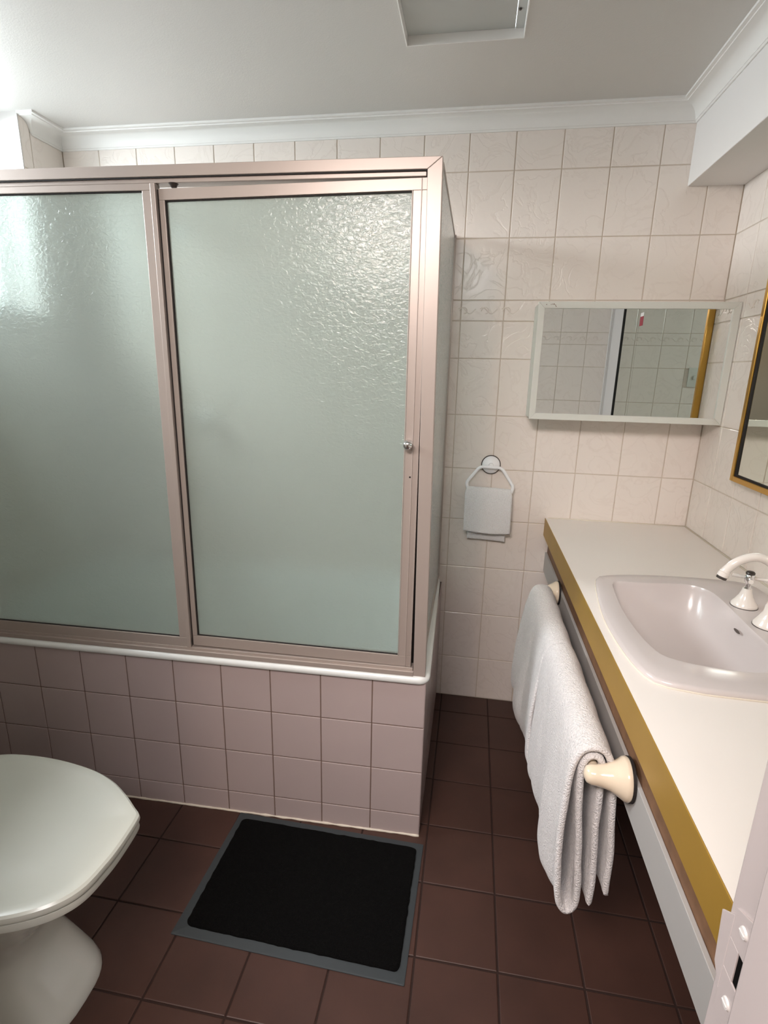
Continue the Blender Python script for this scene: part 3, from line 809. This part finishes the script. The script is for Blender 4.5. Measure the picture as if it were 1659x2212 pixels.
tube(bm, spline(ck, 8), .0092, 18); finish('gooseneck', bm, M['tap_white'], sp2, smooth=True)
dn = Vector((-.30, .02, -1))
bm = bmesh.new(); lathe(bm, [(.0001, 0), (.0100, 0), (.0108, .002), (.0100, .0035), (.0112, .005), (.0115, .013), (.0001, .013)], (-.1045, .0052, .117), dn, 26); finish('nozzle', bm, M['tap_white'], sp2, smooth=.6)
bm = bmesh.new(); o_ = Vector((-.1045, .0052, .117))+dn.normalized()*.013; lathe(bm, [(.0001, 0), (.0105, 0), (.0102, .006), (.0001, .006)], o_, dn, 26); finish('aerator', bm, M['dark_metal'], sp2, smooth=.6)

# ------------------------------------------------------------------ towel rail and bath towels
RX, RZ, FXX = .2505, .6535, .310
rail = empty('towel_rail', (FXX, 1.24, RZ), 'cream ceramic towel rail mounted on the vanity front panel', 'towel rail')
for yy in (.835, 1.655):
    br = bpy.data.objects.new('holder', None)
    bm = bmesh.new()
    lathe(bm, [(.0001, .004), (.036, .004), (.0375, .008), (.036, .014), (.0285, .024), (.0225, .036), (.0190, .048), (.0175, .058), (.0170, .066), (.0135, .0735), (.006, .077), (.0001, .078)],
          (0, yy-1.24, 0), (-1, 0, 0), 36)
    h_ = finish('holder', bm, M['knob_cream'], rail, smooth=.9)
    bm = bmesh.new(); lathe(bm, [(.0001, 0), (.038, 0), (.038, .005), (.0001, .005)], (-.0005, yy-1.24, 0), (-1, 0, 0), 36)
    finish('gasket', bm, M['dark_rubber'], h_)
    bpy.data.objects.remove(br)
bm = bmesh.new(); tube(bm, [(RX-FXX, -.405, 0), (RX-FXX, 0, 0), (RX-FXX, .415, 0)], .0105, 16); finish('rail', bm, M['knob_cream'], rail, smooth=.8)

def towel(name, ya, yb, label, seed, drop_f, drop_b, spread, lift=0, splay=1.0):
    th_ = .0125
    zf, zb = RZ-drop_f, RZ-drop_b
    # back leaf outer ply -> over -> front outer ply -> U -> front inner ply -> over -> back inner ply
    path = [(.050, zb+.030), (.049, zb+.12), (.045, RZ-.12), (.037, RZ-.02), (.023, RZ+.024), (0, RZ+.036), (-.024, RZ+.024), (-.036, RZ-.02), (-.040, RZ-.12),
            (-.040, zf+.14), (-.034, zf+.035), (-.020, zf+.004), (-.004, zf+.015), (.001, zf+.05), (-.006, zf+.15), (-.014, RZ-.10), (-.019, RZ-.02), (-.014, RZ+.010), (0, RZ+.0195),
            (.014, RZ+.010), (.0175, RZ-.02), (.018, RZ-.12), (.021, zb+.12), (.024, zb+.0)]
    def f(s, t, a, z):
        y = ya+(yb-ya)*s
        k = max(0, min(1, (RZ-z)/drop_f))                     # 0 at the rail, 1 at the hem
        front = 1 if a < 0.004 else 0
        x = RX+a
        x += -spread(s)*k*(1 if front else .0)
        amp = .0075*k*splay
        x += amp*math.sin(s*11+seed)*(1 if front else .6)+(.0045*(.25+k)*(1-abs(math.sin(s*8.5+.9*z*3+seed)))**2 if front else 0)+.008*k*noise.noise(Vector((s*4+seed, k*1.5, .3 if front else 3)))
        x += .0018*noise.noise(Vector((s*14+seed, z*16, t*3)))
        y += .012*k*noise.noise(Vector((s*2, z*5, seed)))
        z += lift*(1-k)+.012*k*math.sin(s*5+seed*2)
        return (x, y, z)
    o = cloth(name, path, th_, f, 60, M['terry'])
    tag(o, label, 'towel', 'bath towels on the rail')
    return o
towel('bath_towel', .852, 1.223, 'white bath towel on the rail, nearer the doorway, with folded end showing', 1.3, .335, .30, lambda s: .004+.006*s, .0055)
towel('bath_towel', 1.241, 1.612, 'white bath towel on the rail, the farther one towards the back wall', 4.1, .345, .30, lambda s: .010+.030*s*s)

# ------------------------------------------------------------------ door mat
mt = empty('bath_mat', (-.35, 1.07, 0), 'black carpet mat with grey rubber border beside the bath', 'mat')
oc = [(-.628, 1.266), (-.062, 1.2535), (-.0705, .8785), (-.6415, .8915)]
ic = [(-.6105, 1.2430), (-.0795, 1.2345), (-.0855, .9020), (-.6170, .9150)]
def slab(corners, z0, z1, r, nz=4, inset=.004, rough=0, grid=0):
    P = []
    n = len(corners)
    for i in range(n):
        a, b, c_ = Vector(corners[i-1]), Vector(corners[i]), Vector(corners[(i+1) % n])
        pa = b+(a-b).normalized()*r; pc = b+(c_-b).normalized()*r
        for k in range(nz+1):
            t2 = k/nz; P.append(pa*(1-t2)**2+b*2*t2*(1-t2)+pc*t2*t2)
        # extra points on the edge for a ragged outline
        if grid:
            nb = c_+(b-c_).normalized()*r
            for k in range(1, grid): P.append(pc+(nb-pc)*k/grid)
    c0 = sum(P, Vector((0, 0)))/len(P)
    def ins(d, j): 
        o = []
        for i, p in enumerate(P):
            v_ = p-c0; rr = rough*noise.noise(Vector((p.x*60, p.y*60, j)))
            o.append(p-v_.normalized()*(d+rr))
        return o
    return [[(p.x+.35, p.y-1.07, z0) for p in ins(0, 0)], [(p.x+.35, p.y-1.07, z0+(z1-z0)*.6) for p in ins(0, 0)], [(p.x+.35, p.y-1.07, z1) for p in ins(inset, 0)]]
bm = bmesh.new(); loft(bm, slab(oc, .0002, .0035, .003, rough=.0006, grid=30), cap0=True, cap1=True); finish('rubber_border', bm, M['mat_rubber'], mt, smooth=.5)
bm = bmesh.new(); loft(bm, slab(ic, .0034, .0095, .016, rough=.0022, grid=40, nz=6), cap0=True, cap1=True); finish('carpet_pile', bm, M['mat_pile'], mt, smooth=.5)

# ------------------------------------------------------------------ toilet
TY = .732
wc = empty('toilet', (-.95, TY, 0), 'white toilet with closed lid at the left, facing the vanity', 'toilet')
LP = [(-.621, 0), (-.6235, .045), (-.6275, .078), (-.633, .089), (-.651, .102), (-.692, .131), (-.745, .161), (-.81, .183), (-.90, .197), (-.98, .199), (-1.05, .190), (-1.085, .165), (-1.095, .10), (-1.095, 0)]
LN = [(-.6225, -.03), (-.6275, -.070), (-.640, -.098), (-.664, -.123), (-.700, -.145), (-.745, -.163)]
LPf = LP+[(x, -y) for x, y in LP[-2:6:-1]]+LN[::-1]
lc = Vector((-.87, 0, 0))
def lidring(s, z, dx=0):
    P = spline([(x, y, 0) for x, y in LPf], 5, True)
    return [((p.x-lc.x)*s+lc.x+.95+dx, (p.y)*s, z) for p in P]
bm = bmesh.new()
loft(bm, [lidring(.97, .412), lidring(.995, .414), lidring(1.0, .419), lidring(.994, .4255), lidring(.975, .429), lidring(.90, .4305), lidring(.88, .4290), lidring(.6, .4290), lidring(.2, .4295)], cap0=True, cap1=True)
finish('lid', bm, M['lid'], wc, smooth=.5)
bm = bmesh.new(); loft(bm, [lidring(.95, .3925), lidring(.985, .394), lidring(.99, .400), lidring(.985, .409), lidring(.95, .4115)], cap0=True, cap1=True)
finish('seat', bm, M['lid'], wc, smooth=.5)
for s in (-1, 1):
    bm = bmesh.new(); tube(bm, [(-.150, s*.055, .412), (-.150, s*.1, .412)], .012, 12)
    finish('hinge', bm, M['lid'], wc, smooth=.6)
def pr(xf, xb, hw_, z, p=2.6, sq=1.0, n=56):
    """plan ring: front xf, back xb (world x), half width"""
    cx_ = (xf+xb)/2; a_ = (xf-xb)/2; o = []
    for k in range(n):
        t2 = 2*PI*k/n; c_, s_ = math.cos(t2), math.sin(t2)
        o.append((cx_+.95+a_*math.copysign(abs(c_)**(2/p), c_), hw_*math.copysign(abs(s_)**(2/p), s_), z))
    return o
bm = bmesh.new()
loft(bm, [pr(-.668, -1.10, .155, .391, 2.5), pr(-.666, -1.10, .158, .385, 2.5), pr(-.672, -1.10, .154, .368, 2.4), pr(-.705, -1.10, .138, .325, 2.3), pr(-.755, -1.11, .120, .275, 2.3),
          pr(-.800, -1.12, .108, .225, 2.3), pr(-.835, -1.13, .098, .180, 2.4), pr(-.838, -1.14, .097, .140, 2.6), pr(-.815, -1.16, .106, .100, 3), pr(-.783, -1.18, .116, .060, 3),
          pr(-.756, -1.20, .124, .025, 3), pr(-.745, -1.21, .127, .008, 3), pr(-.745, -1.21, .127, .0, 3)], cap0=True, cap1=True)
finish('pan', bm, M['ceramic'], wc, smooth=.9)
bm = bmesh.new(); box(bm, -.60, -.42, -.19, .19, .40, .78); box(bm, -.61, -.41, -.2, .2, .78, .80); box(bm, -.55, -.25, -.09, .09, .20, .39)
finish('cistern', bm, M['ceramic'], wc, bevel=.012, segs=3)
bm = bmesh.new(); lathe(bm, [(.0001, 0), (.0065, 0), (.006, .002), (.0001, .003)], (.108, -.108, .050), (.35, -.8, .55), 14); finish('bolt_hole', bm, M['black'], wc)
